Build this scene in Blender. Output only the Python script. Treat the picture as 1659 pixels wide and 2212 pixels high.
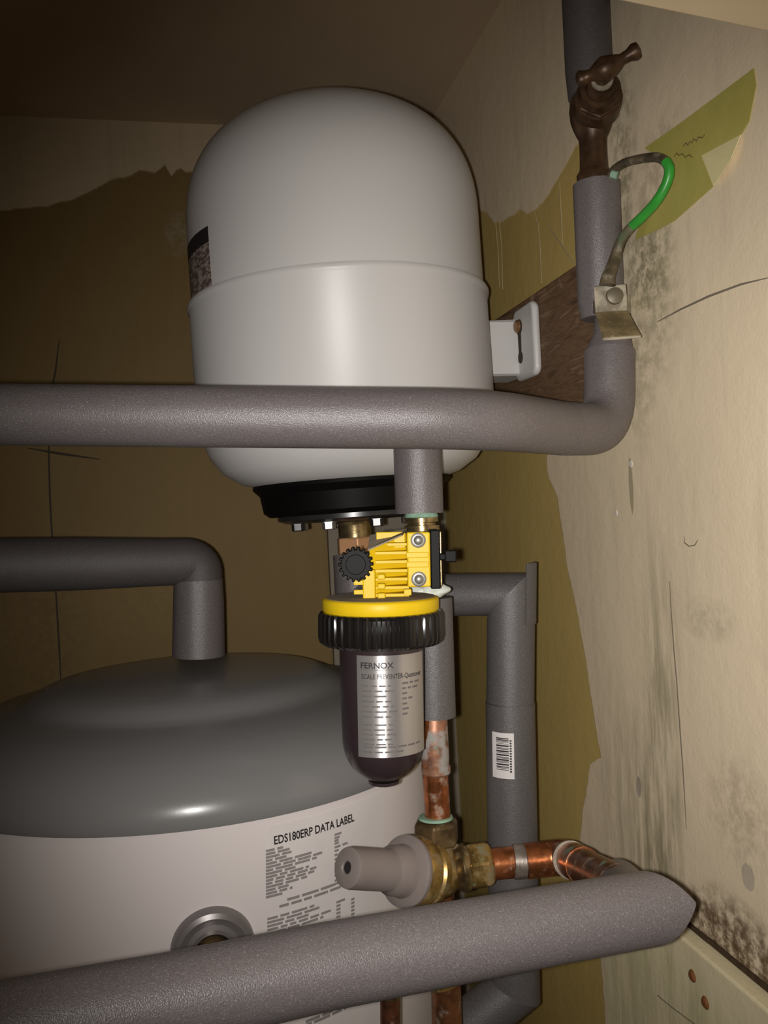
import bpy, bmesh, math, random
from mathutils import Vector, Matrix, Quaternion
random.seed(7)
scene = bpy.context.scene
for o in list(bpy.data.objects): bpy.data.objects.remove(o)

# ------------------------------------------------------------------ camera
W, H, F = 1659.0, 2212.0, 1900.0
EYE = 1.62
ROLL = 0.05
cam_d = bpy.data.cameras.new('camera'); cam = bpy.data.objects.new('camera', cam_d)
scene.collection.objects.link(cam); scene.camera = cam
cam_d.sensor_fit = 'VERTICAL'; cam_d.sensor_height = 36.0; cam_d.lens = 36.0 * F / H
cam_d.clip_start = 0.01
cr, sr = math.cos(ROLL), math.sin(ROLL)
cam.matrix_world = Matrix(((cr, sr, 0, 0), (0, 0, -1, 0), (-sr, cr, 0, EYE), (0, 0, 0, 1)))

# ------------------------------------------------------------------ world, flash, exposure
world = bpy.data.worlds.new('world'); scene.world = world; world.use_nodes = True
world.node_tree.nodes['Background'].inputs[0].default_value = (1.0, 0.72, 0.45, 1)
world.node_tree.nodes['Background'].inputs[1].default_value = 0.05
fl = bpy.data.lights.new('phone_flash', 'SPOT'); flash = bpy.data.objects.new('phone_flash', fl)
scene.collection.objects.link(flash)
fl.energy = 20.5; fl.color = (1.0, 0.96, 0.915); fl.spot_size = math.radians(84); fl.spot_blend = 1.0
fl.shadow_soft_size = 0.004
flash.location = (-0.012, 0.0, EYE - 0.002)
flash.rotation_euler = (Vector((0.16, 1.0, -0.05))).to_track_quat('-Z', 'Y').to_euler()
vs = scene.view_settings
vs.view_transform = 'Standard'; vs.look = 'None'; vs.gamma = 1.0; vs.use_curve_mapping = False
vs.exposure = 0.0

# ------------------------------------------------------------------ geometry of the place
AL = math.radians(12.0)
SA, CA = math.sin(AL), math.cos(AL)
NR, CR_ = Vector((CA, SA, 0)), 0.385      # right wall: NR.p = CR_
NB, CB_ = Vector((-SA, CA, 0)), 1.36      # back wall:  NB.p = CB_
CORNER = NR * CR_ + NB * CB_

def ray(px, py):
    u, v = (px - W / 2) / F, (H / 2 - py) / F
    return Vector((u * cr + v * sr, 1.0, -u * sr + v * cr))
def P(px, py, Y):
    d = ray(px, py) * Y
    return Vector((d.x, d.y, d.z + EYE))
def on_plane(px, py, n, c):
    d = ray(px, py); t = c / d.dot(n)
    return Vector((d.x * t, d.y * t, d.z * t + EYE))
def wr(px, py, off=0.0): return on_plane(px, py, NR, CR_ - off)
def wb(px, py, off=0.0): return on_plane(px, py, NB, CB_ - off)
M_R = Matrix(((SA, CA, 0, CORNER.x), (-CA, SA, 0, CORNER.y), (0, 0, 1, 0), (0, 0, 0, 1)))   # local x towards camera, y into wall
M_B = Matrix(((-CA, SA, 0, CORNER.x), (-SA, -CA, 0, CORNER.y), (0, 0, 1, 0), (0, 0, 0, 1)))  # local x to the left, y into room
M_Ri, M_Bi = M_R.inverted(), M_B.inverted()
def lr(px, py): p = M_Ri @ wr(px, py); return p.x, p.z
def lb(px, py): p = M_Bi @ wb(px, py); return p.x, p.z

# ------------------------------------------------------------------ mesh builder
def path_round(pts, rad, n=7):
    """pts list of Vectors, rad: fillet length at inner points"""
    out = [pts[0]]
    for i in range(1, len(pts) - 1):
        r = rad[i] if isinstance(rad, (list, tuple)) else rad
        a, b, c = pts[i - 1], pts[i], pts[i + 1]
        if r <= 0: out.append(b); continue
        r = min(r, (a - b).length * .49, (c - b).length * .49)
        p0, p2 = b + (a - b).normalized() * r, b + (c - b).normalized() * r
        for k in range(n + 1):
            t = k / n
            out.append(p0 * (1 - t) ** 2 + b * 2 * t * (1 - t) + p2 * t * t)
    out.append(pts[-1])
    return out

class MB:
    def __init__(s): s.v, s.f = [], []
    def add(s, vs_, fs, M=None):
        o = len(s.v)
        s.v += [(M @ Vector(p)) if M is not None else Vector(p) for p in vs_]
        s.f += [[i + o for i in f] for f in fs]
        return s
    def sweep(s, pts, radii, n=28, n0=None, n1=None, caps=True, tip=None):
        pts = [Vector(p) for p in pts]
        if not isinstance(radii, (list, tuple)): radii = [radii] * len(pts)
        N = len(pts)
        dirs = [(pts[i + 1] - pts[i]).normalized() for i in range(N - 1)]
        t = dirs[0]
        ref = Vector((0, 0, 1)) if abs(t.z) < .9 else Vector((1, 0, 0))
        a = (ref - t * ref.dot(t)).normalized(); b = t.cross(a)
        vs_, fs = [], []
        for i in range(N):
            if i == 0: d = dirs[0]; nn = n0 or d
            elif i == N - 1: d = dirs[-1]; nn = n1 or d
            else:
                d = dirs[i - 1]; nn = (dirs[i - 1] + dirs[i])
            nn = Vector(nn).normalized()
            for k in range(n):
                an = 2 * math.pi * k / n
                o = (a * math.cos(an) + b * math.sin(an)) * radii[i]
                if tip is not None and i == N - 1:      # coped end: longest on the side facing 'tip'
                    ph_ = (o - d * o.dot(d)).angle(tip - d * tip.dot(d))
                    o = o + d * radii[i] * (1.0 - ph_ / (math.pi / 2)) * 1.05
                else: o = o - d * (o.dot(nn) / d.dot(nn))
                vs_.append(pts[i] + o)
            if 0 < i < N - 1:
                q = dirs[i - 1].rotation_difference(dirs[i]); a = q @ a; b = q @ b
        for i in range(N - 1):
            for k in range(n):
                k2 = (k + 1) % n
                fs.append([i * n + k, i * n + k2, (i + 1) * n + k2, (i + 1) * n + k])
        if caps:
            fs.append(list(range(n))[::-1]); fs.append([(N - 1) * n + k for k in range(n)])
        return s.add(vs_, fs)
    def lathe(s, prof, n=48, M=None, a0=0.0, a1=2 * math.pi):
        full = abs(a1 - a0 - 2 * math.pi) < 1e-6
        vs_, fs = [], []
        m = n if full else n + 1
        for r, z in prof:
            for k in range(m):
                an = a0 + (a1 - a0) * k / n
                vs_.append((r * math.cos(an), r * math.sin(an), z))
        for i in range(len(prof) - 1):
            for k in range(n):
                k2 = (k + 1) % m if full else k + 1
                fs.append([i * m + k, i * m + k2, (i + 1) * m + k2, (i + 1) * m + k])
        if full:
            if prof[0][0] > 1e-6: fs.append(list(range(n))[::-1])
            if prof[-1][0] > 1e-6: fs.append([(len(prof) - 1) * m + k for k in range(n)])
        return s.add(vs_, fs, M)
    def box(s, c0, c1, M=None):
        x0, y0, z0 = c0; x1, y1, z1 = c1
        v = [(x0, y0, z0), (x1, y0, z0), (x1, y1, z0), (x0, y1, z0), (x0, y0, z1), (x1, y0, z1), (x1, y1, z1), (x0, y1, z1)]
        return s.add(v, [[0, 3, 2, 1], [4, 5, 6, 7], [0, 1, 5, 4], [1, 2, 6, 5], [2, 3, 7, 6], [3, 0, 4, 7]], M)
    def prism(s, poly, d0, d1, M=None):
        """poly in (x,z), extruded along y from d0 to d1"""
        n = len(poly)
        v = [(x, d0, z) for x, z in poly] + [(x, d1, z) for x, z in poly]
        f = [list(range(n)), [n + k for k in range(n)][::-1]]
        for k in range(n):
            k2 = (k + 1) % n
            f.append([k, n + k, n + k2, k2])
        return s.add(v, f, M)
    def build(s, name, mat, parent=None, smooth=35, bevel=0, kind=None, seg=2, sub=0):
        me = bpy.data.meshes.new(name)
        inv = parent['_m'] if False else None
        pm = MAT.get(parent.name) if parent else None
        vs_ = s.v
        o = bpy.data.objects.new(name, me)
        if parent:
            mi = WORLD[parent.name].inverted()
            vs_ = [mi @ p for p in vs_]
        me.from_pydata([tuple(p) for p in vs_], [], s.f)
        bm = bmesh.new(); bm.from_mesh(me)
        bmesh.ops.remove_doubles(bm, verts=bm.verts, dist=1e-6)
        bmesh.ops.recalc_face_normals(bm, faces=bm.faces)
        bm.to_mesh(me); bm.free()
        if smooth:
            for p in me.polygons: p.use_smooth = True
            me.set_sharp_from_angle(angle=math.radians(smooth))
        me.materials.append(mat)
        scene.collection.objects.link(o)
        if parent:
            o.parent = parent
            WORLD[o.name] = WORLD[parent.name].copy()
        else:
            WORLD[o.name] = Matrix.Identity(4)
        if bevel:
            md = o.modifiers.new('bevel', 'BEVEL'); md.width = bevel; md.segments = seg; md.limit_method = 'ANGLE'; md.angle_limit = math.radians(40)
            md.harden_normals = False
        if sub:
            md = o.modifiers.new('subdivision', 'SUBSURF'); md.levels = sub; md.render_levels = sub
        if kind: o['kind'] = kind
        return o
WORLD, MAT = {}, {}
def thing(name, label, cat, loc, M=None, group=None):
    o = bpy.data.objects.new(name, None); scene.collection.objects.link(o)
    o.empty_display_size = .03
    m = M if M is not None else Matrix.Translation(loc)
    o.matrix_world = m; WORLD[o.name] = m.copy()
    o['label'] = label; o['category'] = cat
    if group: o['group'] = group
    return o
def structure(mb, name, mat, M, **k):
    """mesh given in local coordinates of frame M, object keeps that frame"""
    me = bpy.data.meshes.new(name); o = bpy.data.objects.new(name, me)
    me.from_pydata([tuple(p) for p in mb.v], [], mb.f)
    bm = bmesh.new(); bm.from_mesh(me); bmesh.ops.recalc_face_normals(bm, faces=bm.faces); bm.to_mesh(me); bm.free()
    me.materials.append(mat); scene.collection.objects.link(o)
    o.matrix_world = M; WORLD[o.name] = M.copy(); o['kind'] = 'structure'
    if k.get('bevel'):
        md = o.modifiers.new('bevel', 'BEVEL'); md.width = k['bevel']; md.segments = 2
    return o

# ------------------------------------------------------------------ materials
ANISO = 0.25
class NT:
    def __init__(s, name):
        s.m = bpy.data.materials.new(name); s.m.use_nodes = True
        s.t = s.m.node_tree; s.b = s.t.nodes['Principled BSDF']
    def n(s, typ, **kw):
        x = s.t.nodes.new(typ)
        for k, v in kw.items(): setattr(x, k, v)
        return x
    def link(s, a, b): s.t.links.new(a, b)
    def sock(s, x, v):
        if hasattr(v, 'is_output'): s.link(v, x)
        else: x.default_value = v
    def math(s, op, a, b=0.0, clamp=False):
        x = s.n('ShaderNodeMath', operation=op); x.use_clamp = clamp
        s.sock(x.inputs[0], a); s.sock(x.inputs[1], b); return x.outputs[0]
    def obj(s): return s.n('ShaderNodeTexCoord').outputs['Object']
    def sep(s, v):
        x = s.n('ShaderNodeSeparateXYZ'); s.link(v, x.inputs[0]); return x.outputs
    def mapping(s, v, scale=(1, 1, 1), loc=(0, 0, 0)):
        x = s.n('ShaderNodeMapping'); s.link(v, x.inputs[0]); x.inputs['Scale'].default_value = scale; x.inputs['Location'].default_value = loc
        return x.outputs[0]
    def noise(s, v, scale, detail=4, rough=.55):
        x = s.n('ShaderNodeTexNoise'); s.link(v, x.inputs['Vector']); x.inputs['Scale'].default_value = scale
        x.inputs['Detail'].default_value = detail; x.inputs['Roughness'].default_value = rough
        return x.outputs['Fac']
    def ramp(s, f, stops):
        x = s.n('ShaderNodeValToRGB'); s.link(f, x.inputs[0]); e = x.color_ramp.elements
        while len(e) < len(stops): e.new(.5)
        for el, (p, c) in zip(e, stops):
            el.position = p; el.color = (*c, 1) if len(c) == 3 else c
        return x.outputs[0]
    def smooth(s, v, lo, hi):
        x = s.n('ShaderNodeMapRange', interpolation_type='SMOOTHSTEP'); s.sock(x.inputs[0], v)
        x.inputs[1].default_value = lo; x.inputs[2].default_value = hi
        return x.outputs[0]
    def mix(s, f, a, b):
        x = s.n('ShaderNodeMix', data_type='RGBA'); s.sock(x.inputs[0], f)
        for sk, v in ((x.inputs[6], a), (x.inputs[7], b)):
            if hasattr(v, 'is_output'): s.link(v, sk)
            else: sk.default_value = (*v, 1)
        return x.outputs[2]
    def curve(s, f, pts):
        x = s.n('ShaderNodeFloatCurve'); s.link(f, x.inputs[1]); c = x.mapping.curves[0]
        pts = sorted(pts)
        while len(c.points) < len(pts): c.points.new(.5, .5)
        for p, (a, b) in zip(c.points, pts): p.location = (a, b); p.handle_type = 'VECTOR'
        x.mapping.use_clip = False
        x.mapping.update(); return x.outputs[0]
    def bump(s, h, strength=.3, dist=.001):
        x = s.n('ShaderNodeBump'); s.link(h, x.inputs['Height']); x.inputs['Strength'].default_value = strength; x.inputs['Distance'].default_value = dist
        s.link(x.outputs[0], s.b.inputs['Normal'])
    def base(s, c):
        if hasattr(c, 'is_output'): s.link(c, s.b.inputs['Base Color'])
        else: s.b.inputs['Base Color'].default_value = (*c, 1)
    def props(s, rough=.5, metal=0.0, spec=.5, coat=0.0):
        s.b.inputs['Roughness'].default_value = rough; s.b.inputs['Metallic'].default_value = metal
        s.b.inputs['Specular IOR Level'].default_value = spec; s.b.inputs['Coat Weight'].default_value = coat
        return s

def m_plain(name, col, rough=.5, metal=0, spec=.5, var=.08, scale=40, bump=0.0, bscale=300):
    t = NT(name); t.props(rough, metal, spec)
    o = t.obj(); nz = t.noise(o, scale, 4)
    t.base(t.mix(nz, tuple(c * (1 - var) for c in col), tuple(min(1, c * (1 + var)) for c in col)))
    if bump: t.bump(t.noise(o, bscale, 2), bump, .0006)
    return t.m

def m_foam(name, col, rough=.42):
    t = NT(name); t.props(rough, 0, .75)
    o = t.obj()
    big = t.noise(o, 22, 3); fine = t.noise(o, 1050, 2, .7); vor = t.n('ShaderNodeTexVoronoi'); t.link(o, vor.inputs['Vector']); vor.inputs['Scale'].default_value = 1300
    c1 = t.mix(big, tuple(c * .85 for c in col), tuple(c * 1.12 for c in col))
    c2 = t.mix(t.smooth(fine, .35, .7), (col[0] * .78, col[1] * .74, col[2] * .74), tuple(c * 1.35 for c in col))
    c3 = t.mix(.6, c1, c2)
    spk = t.smooth(t.noise(t.mapping(o, loc=(2, 5, 1)), 1000, 1, .5), .62, .76)
    t.base(t.mix(t.math('MULTIPLY', spk, .42), c3, tuple(min(1, c * 3.0) for c in col)))
    h = t.math('ADD', fine, t.math('MULTIPLY', vor.outputs['Distance'], .8))
    t.bump(h, .34, .0006)
    return t.m

def m_paintmetal(name, col, rough=.3):
    t = NT(name); t.props(rough, 0, .5); o = t.obj()
    t.base(t.mix(t.noise(o, 9, 3), tuple(c * .97 for c in col), col))
    t.bump(t.noise(o, 260, 2), .04, .0005)
    return t.m

def m_copper(name, base=(.55, .21, .08), patina=.45, rough=.32, seed=0.0, metal=.8, stain=(.30, .26, .22), green=(.16, .30, .22)):
    t = NT(name); o = t.mapping(t.obj(), loc=(seed, seed * .7, seed * .3))
    a = t.noise(o, 55, 5, .6); b = t.noise(t.mapping(o, loc=(3, 1, 2)), 70, 4, .6); c = t.noise(t.mapping(o, loc=(7, 5, 2)), 35, 5, .6)
    dark = t.mix(t.smooth(a, .35, .65), tuple(x * .45 for x in base), base)
    st = t.smooth(b, .62 - .25 * patina, .78 - .2 * patina); gr = t.smooth(c, .66 - .1 * patina, .72)
    col = t.mix(t.math('MULTIPLY', st, .9), dark, stain); col = t.mix(t.math('MULTIPLY', gr, .9), col, green)
    t.base(col); t.props(rough, metal, .5)
    t.link(t.math('SUBTRACT', metal, t.math('MULTIPLY', t.math('MAXIMUM', st, gr), metal * .8)), t.b.inputs['Metallic'])
    t.link(t.math('ADD', rough, t.math('MULTIPLY', t.math('MAXIMUM', st, gr), .3)), t.b.inputs['Roughness'])
    t.bump(t.noise(o, 260, 3), .25, .0006)
    return t.m

FOAM = m_foam('grey_foam', (.132, .117, .118))
FOAM_D = m_foam('charcoal_foam', (.075, .066, .064), .6)
FOAM_P = m_foam('slate_foam', (.100, .094, .095), .45)
WHITE = m_paintmetal('white_enamel', (.615, .60, .587), .40)
BODYW = m_paintmetal('cylinder_white', (.82, .755, .74), .45)
LIDG = m_paintmetal('lid_grey', (.225, .222, .222), .26)
BLACK = m_plain('black_plastic', (.0035, .003, .003), .5, 0, .12)
BLACKG = m_plain('black_gloss_plastic', (.009, .008, .0075), .22, 0, .5)
BOLTM = m_plain('filter_bolt_steel', (.26, .25, .23), .4, .5, .5, .1, 200)
BOWL = m_plain('smoked_bowl', (.034, .022, .025), .24, 0, .5, .15, 25)
YEL = m_plain('yellow_plastic', (.74, .50, .010), .42, 0, .25, .08, 60)
DUST = m_plain('dusty_top', (.30, .25, .19), .8, 0, .2, .2, 120)
STEEL = m_plain('zinc_steel', (.42, .40, .37), .42, .85, .5, .1, 200)
DSTEEL = m_plain('dark_steel', (.05, .05, .05), .3, .6, .5, .3, 60)
BRASS = m_copper('aged_brass', (.50, .32, .10), .6, .33, 1.0, .75, (.22, .17, .10), (.13, .25, .19))
BRASSP = m_copper('plain_brass', (.48, .36, .18), .05, .28, 4.0, .9, (.3, .25, .18), (.3, .3, .2))
COPPER = m_copper('copper', (.56, .19, .07), .35, .3, 0.0, .8)
COPPERP = m_copper('corroded_copper', (.42, .20, .12), .95, .45, 2.0, .5, (.36, .34, .32), (.20, .36, .30))
NUTC = m_plain('copper_nut', (.56, .30, .15), .5, .35, .5, .15, 90)
OLDBR = m_copper('old_bronze', (.105, .055, .026), .1, .42, 5.0, .45, (.06, .035, .02), (.05, .035, .02))
SILVER = m_plain('silver_label', (.60, .57, .56), .42, .75, .5, .04, 30)
_tn = SILVER.node_tree.nodes.new('ShaderNodeTangent'); _tn.direction_type = 'RADIAL'; _tn.axis = 'Z'
_pb = SILVER.node_tree.nodes['Principled BSDF']; SILVER.node_tree.links.new(_tn.outputs[0], _pb.inputs['Tangent'])
_pb.inputs['Anisotropic'].default_value = .9; _pb.inputs['Anisotropic Rotation'].default_value = ANISO
INK = m_plain('black_ink', (.025, .02, .022), .5)
INKG = m_plain('grey_ink', (.30, .27, .265), .6)
INKS = m_plain('faded_ink', (.13, .115, .11), .5)
PAPER = m_plain('white_paper', (.80, .75, .735), .5)
STICK = m_plain('sticker_white', (.78, .74, .73), .5)
GREYP = m_plain('grey_cap_plastic', (.25, .21, .195), .45, 0, .4, .12, 60)
ROSE = m_plain('rosette_grey', (.23, .21, .205), .3, .35, .5, .08, 40)
GREENW = m_plain('green_sheath', (.035, .30, .035), .35, 0, .5, .25, 90)
BROWNW = m_copper('stained_sheath', (.13, .10, .055), .4, .5, 3.0, 0.0, (.24, .20, .14), (.07, .14, .07))
CLAMPM = m_copper('painted_clamp', (.46, .41, .31), .25, .4, 8.0, .2, (.20, .16, .09), (.36, .31, .22))
WHITEJ = m_plain('jointing_paste', (.62, .66, .60), .45, 0, .5, .15, 150, .4, 300)
GREENJ = m_plain('verdigris', (.26, .42, .31), .6, 0, .4, .3, 150, .4, 300)
LABELG = NT('vessel_label_print'); LABELG.props(.45)
_o = LABELG.obj(); LABELG.base(LABELG.mix(LABELG.smooth(LABELG.noise(LABELG.mapping(_o, (1, 1, 2.2)), 130, 3), .45, .6), (.13, .095, .085), (.36, .30, .27))); LABELG = LABELG.m

def m_tape():
    t = NT('yellow_tape'); t.props(.45); o = t.obj()
    t.base(t.mix(t.noise(o, 35, 3), (.42, .37, .085), (.54, .48, .13))); t.b.inputs['Specular IOR Level'].default_value = .4
    t.bump(t.noise(o, 60, 2), .2, .002); return t.m
TAPE = m_tape()
TAPEF = m_plain('tape_back', (.86, .76, .40), .5)

def m_wood():
    t = NT('old_timber'); t.props(.7, 0, .25); o = t.obj()
    w = t.noise(t.mapping(o, (5, 30, 40)), 3.0, 6, .6); f = t.noise(t.mapping(o, (12, 120, 160)), 4, 3)
    c = t.ramp(w, [(.34, (.075, .040, .020)), (.47, (.20, .12, .066)), (.55, (.13, .075, .040)), (.68, (.34, .22, .14))])
    sp = t.smooth(t.noise(o, 28, 4), .64, .72)
    c = t.mix(t.math('MULTIPLY', sp, .5), c, (.42, .30, .24))
    t.base(t.mix(t.math('MULTIPLY', f, .3), c, (.11, .066, .036))); t.bump(f, .35, .001); return t.m
WOOD = m_wood()

def m_wall(name, U, Z0, Z1, zb_pts, ub_pts, cream, cream2, olive, olive2, stains, rag=.012):
    """olive paint below a ragged line zb(u) and (optional) only where u < ub(z); plaster / cream elsewhere"""
    t = NT(name); t.props(.62, 0, .3); o = t.obj(); x, y, z = t.sep(o)
    nz1 = t.math('SUBTRACT', t.noise(o, 30, 5, .6), .5); nz2 = t.math('SUBTRACT', t.noise(t.mapping(o, loc=(4, 4, 4)), 30, 5, .6), .5)
    xn = t.math('DIVIDE', t.math('ADD', x, t.math('MULTIPLY', nz2, rag)), U)
    zj = t.math('ADD', z, t.math('MULTIPLY', nz1, rag))
    zn = t.math('DIVIDE', t.math('SUBTRACT', zj, Z0), Z1 - Z0)
    zb = t.curve(xn, [(a / U, (b - Z0) / (Z1 - Z0)) for a, b in zb_pts])
    olv = t.smooth(t.math('SUBTRACT', zb, zn), -.0006, .0012)
    if ub_pts:
        ub = t.curve(zn, [((b - Z0) / (Z1 - Z0), a / U) for a, b in ub_pts])
        olv = t.math('MULTIPLY', olv, t.smooth(t.math('SUBTRACT', ub, xn), -.0004, .0012))
    streak = t.noise(t.mapping(o, (26, 26, 2.2)), 1.6, 4)
    cl = t.noise(o, 7, 5, .6)
    cc = t.mix(cl, cream, cream2); cc = t.mix(t.math('MULTIPLY', t.smooth(streak, .5, .8), .35), cc, tuple(c * .62 for c in cream))
    oo = t.mix(cl, olive, olive2); oo = t.mix(t.math('MULTIPLY', t.smooth(streak, .5, .75), .3), oo, tuple(c * 1.35 for c in olive))
    c = t.mix(olv, cc, oo)
    speck = t.smooth(t.noise(o, 160, 4, .7), .60, .72); patch = t.smooth(t.noise(t.mapping(o, loc=(9, 9, 9)), 5, 3), .5, .7)
    c = t.mix(t.math('MULTIPLY', t.math('MULTIPLY', speck, patch), .35), c, (.15, .13, .07))
    blot = t.noise(o, 75, 5, .72); vst = t.noise(t.mapping(o, (60, 60, 7)), 1.5, 4, .65)
    for (u, zz, ru, rz, col, st, fine) in stains:
        dx = t.math('DIVIDE', t.math('SUBTRACT', x, u), ru); dz = t.math('DIVIDE', t.math('SUBTRACT', z, zz), rz)
        d = t.math('ADD', t.math('MULTIPLY', dx, dx), t.math('MULTIPLY', dz, dz))
        g = t.math('SUBTRACT', 1.0, d, True)
        if fine == 'solid': k = t.smooth(t.math('ADD', g, t.math('MULTIPLY', t.math('SUBTRACT', blot, .5), .8)), .2, .35)
        else:
            src = vst if fine == 'streak' else blot
            k = t.math('MULTIPLY', g, t.smooth(src, .36, .64))
        c = t.mix(t.math('MULTIPLY', k, st), c, col)
    t.base(c)
    t.bump(t.math('ADD', t.math('ADD', t.noise(o, 45, 4), t.math('MULTIPLY', t.noise(o, 300, 2), .25)), t.math('MULTIPLY', olv, -.25)), .35, .0022)
    return t.m

# paint outlines read off the wall, in wall coordinates
zbR = [lr(*p) for p in [(930, 425), (1000, 432), (1035, 450), (1055, 462), (1068, 478), (1082, 480), (1100, 468), (1125, 452), (1140, 458), (1160, 448), (1180, 425), (1200, 395), (1218, 365), (1232, 335), (1240, 318), (1248, 312)]]
zbR = [(0.0, zbR[0][1])] + zbR + [(zbR[-1][0] + .03, zbR[-1][1] + .01), (1.5, zbR[-1][1] + .02)]
ubR = [lr(*p) for p in [(1262, 560), (1250, 700), (1180, 985), (1186, 1030), (1205, 1075), (1215, 1150), (1225, 1220), (1245, 1310), (1262, 1400), (1278, 1510), (1292, 1600), (1302, 1652), (1278, 1638), (1268, 1700), (1258, 1760), (1252, 1830), (1262, 1920), (1290, 2010), (1300, 2080)]]
ubR.sort(key=lambda a: a[1])
ubR = [(ubR[0][0] + .01, ubR[0][1] - .6)] + ubR + [(ubR[-1][0] + .05, ubR[-1][1] + .4)]
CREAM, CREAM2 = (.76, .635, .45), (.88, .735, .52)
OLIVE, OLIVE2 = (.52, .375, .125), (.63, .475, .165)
def st(px, py, ru, rz, col, s, fine): u, z = lr(px, py); return (u, z, ru, rz, col, s, fine)
GRN, BRN, GRY = (.17, .165, .08), (.13, .075, .035), (.23, .22, .21)
stR = [st(1400, 560, .045, .05, GRN, .7, 'fine'), st(1400, 640, .06, .10, GRN, .5, 'fine'), st(1345, 290, .03, .08, GRN, .6, 'fine'), st(1380, 850, .03, .06, GRN, .3, 'fine'),
       st(1345, 445, .022, .05, GRN, .55, 'fine'), st(1430, 360, .05, .05, (.27, .2, .11), .5, 'fine'),
       st(1363, 1050, .0045, .030, (.30, .25, .15), .7, 'solid'), st(1380, 1700, .0055, .011, GRY, .6, 'solid'), st(1616, 1895, .009, .012, GRY, .45, 'solid'),
       st(1430, 1480, .035, .15, GRN, .5, 'streak'), st(1420, 1800, .055, .16, GRN, .55, 'streak'), st(1350, 1780, .06, .16, GRN, .35, 'streak'),
       st(1600, 1760, .05, .05, BRN, .35, 'fine'), st(1530, 1340, .045, .02, GRN, .35, 'fine'),
       st(1510, 1990, .045, .030, BRN, .95, 'fine'), st(1580, 2050, .07, .050, BRN, 1.0, 'fine'), st(1640, 2110, .08, .05, BRN, .9, 'fine'), st(1420, 1850, .03, .05, GRN, .5, 'streak')]
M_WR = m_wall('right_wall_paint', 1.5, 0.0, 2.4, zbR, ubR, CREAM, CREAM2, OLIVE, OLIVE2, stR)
zbB = [lb(*p) for p in [(1000, 420), (880, 400), (700, 380), (560, 360), (400, 372), (385, 352), (372, 388), (362, 350), (335, 372), (300, 366), (280, 380), (240, 388), (200, 408), (150, 432), (100, 442), (0, 456), (-150, 462)]]
zbB = [(0, zbB[0][1])] + zbB + [(2.0, zbB[-1][1] - .02)]
def sb(px, py, ru, rz, col, s, fine): u, z = lb(px, py); return (u, z, ru, rz, col, s, fine)
stB = [sb(385, 505, .025, .04, (.33, .29, .21), .7, 'fine'), sb(300, 1250, .12, .10, (.30, .21, .07), .4, 'fine'), sb(80, 1350, .1, .15, (.12, .07, .03), .4, 'fine')]
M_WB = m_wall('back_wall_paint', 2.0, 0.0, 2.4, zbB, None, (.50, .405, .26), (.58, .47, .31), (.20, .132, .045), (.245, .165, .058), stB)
M_CEIL = m_plain('ceiling_paint', (.52, .40, .27), .8, 0, .2, .15, 6, .3, 60)
M_TRIM = m_plain('cream_gloss', (.76, .62, .42), .4, 0, .4, .06, 12, .1, 40)
M_STRIP = m_plain('bare_board', (.27, .235, .185), .7, 0, .3, .12, 14, .2, 90)
M_FLOOR = m_plain('floor_boards', (.16, .11, .07), .7, 0, .3, .2, 8)
M_PANEL = m_wall('panel_paint', 1.5, 0.0, 2.4, [(0, 2.39), (1.5, 2.39)], [(-.2, 0), (-.2, 2.4)], (.72, .635, .40), (.84, .74, .49), OLIVE, OLIVE2,
                 [st(1500, 2140, .08, .06, (.33, .34, .15), .5, 'streak'), st(1390, 2140, .06, .1, (.33, .34, .15), .4, 'streak')])

# ------------------------------------------------------------------ the setting
CEIL = wb(300, 262).z
structure(MB().box((-.08, 0, 0), (1.5, .08, CEIL + .0)), 'wall_right', M_WR, M_R)
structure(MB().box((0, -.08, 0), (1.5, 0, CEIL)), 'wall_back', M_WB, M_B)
lw = M_B @ Vector((1.5, 0, 0))
structure(MB().box((0, -.08, 0), (.08, 1.3, CEIL)), 'wall_left', M_WB, Matrix.Translation(lw) @ M_B.to_3x3().to_4x4())
structure(MB().box((-.3, -.3, 0), (1.8, 1.10, .05)), 'ceiling', M_CEIL, Matrix.Translation((0, 0, CEIL)) @ M_B)
structure(MB().box((-.3, -.3, -.05), (1.8, 1.7, 0)), 'floor', M_FLOOR, M_B)
# door head: underside shows at the top right
a, b = P(1310, -2, .50), P(1659, 70, .545)
a.z = b.z = (a.z + b.z) / 2
ex = (b - a).normalized(); ey = Vector((0, 0, 1)).cross(ex)
Mh = Matrix(((ex.x, ey.x, 0, a.x), (ex.y, ey.y, 0, a.y), (0, 0, 1, a.z), (0, 0, 0, 1)))
structure(MB().box((-.9, -.07, 0), ((b - a).length + .022, 0, .10)), 'trim_2', M_TRIM, Mh, bevel=.002)
# bare vertical board in the corner
x0 = lb(708, 1200)[0]
structure(MB().box((.0, .0, 0), (x0, .016, CEIL)), 'trim_1', M_STRIP, M_B)
# lower boxing panel on the right wall
PT = .016
pu0 = (M_Ri @ wr(1306, 2130, PT)).x; pz = (M_Ri @ wr(1560, 2100, PT)).z
panel = structure(MB().box((pu0, -PT, 0), (1.3, 0, pz)), 'trim_3', M_PANEL, M_R, bevel=.002)
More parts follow.
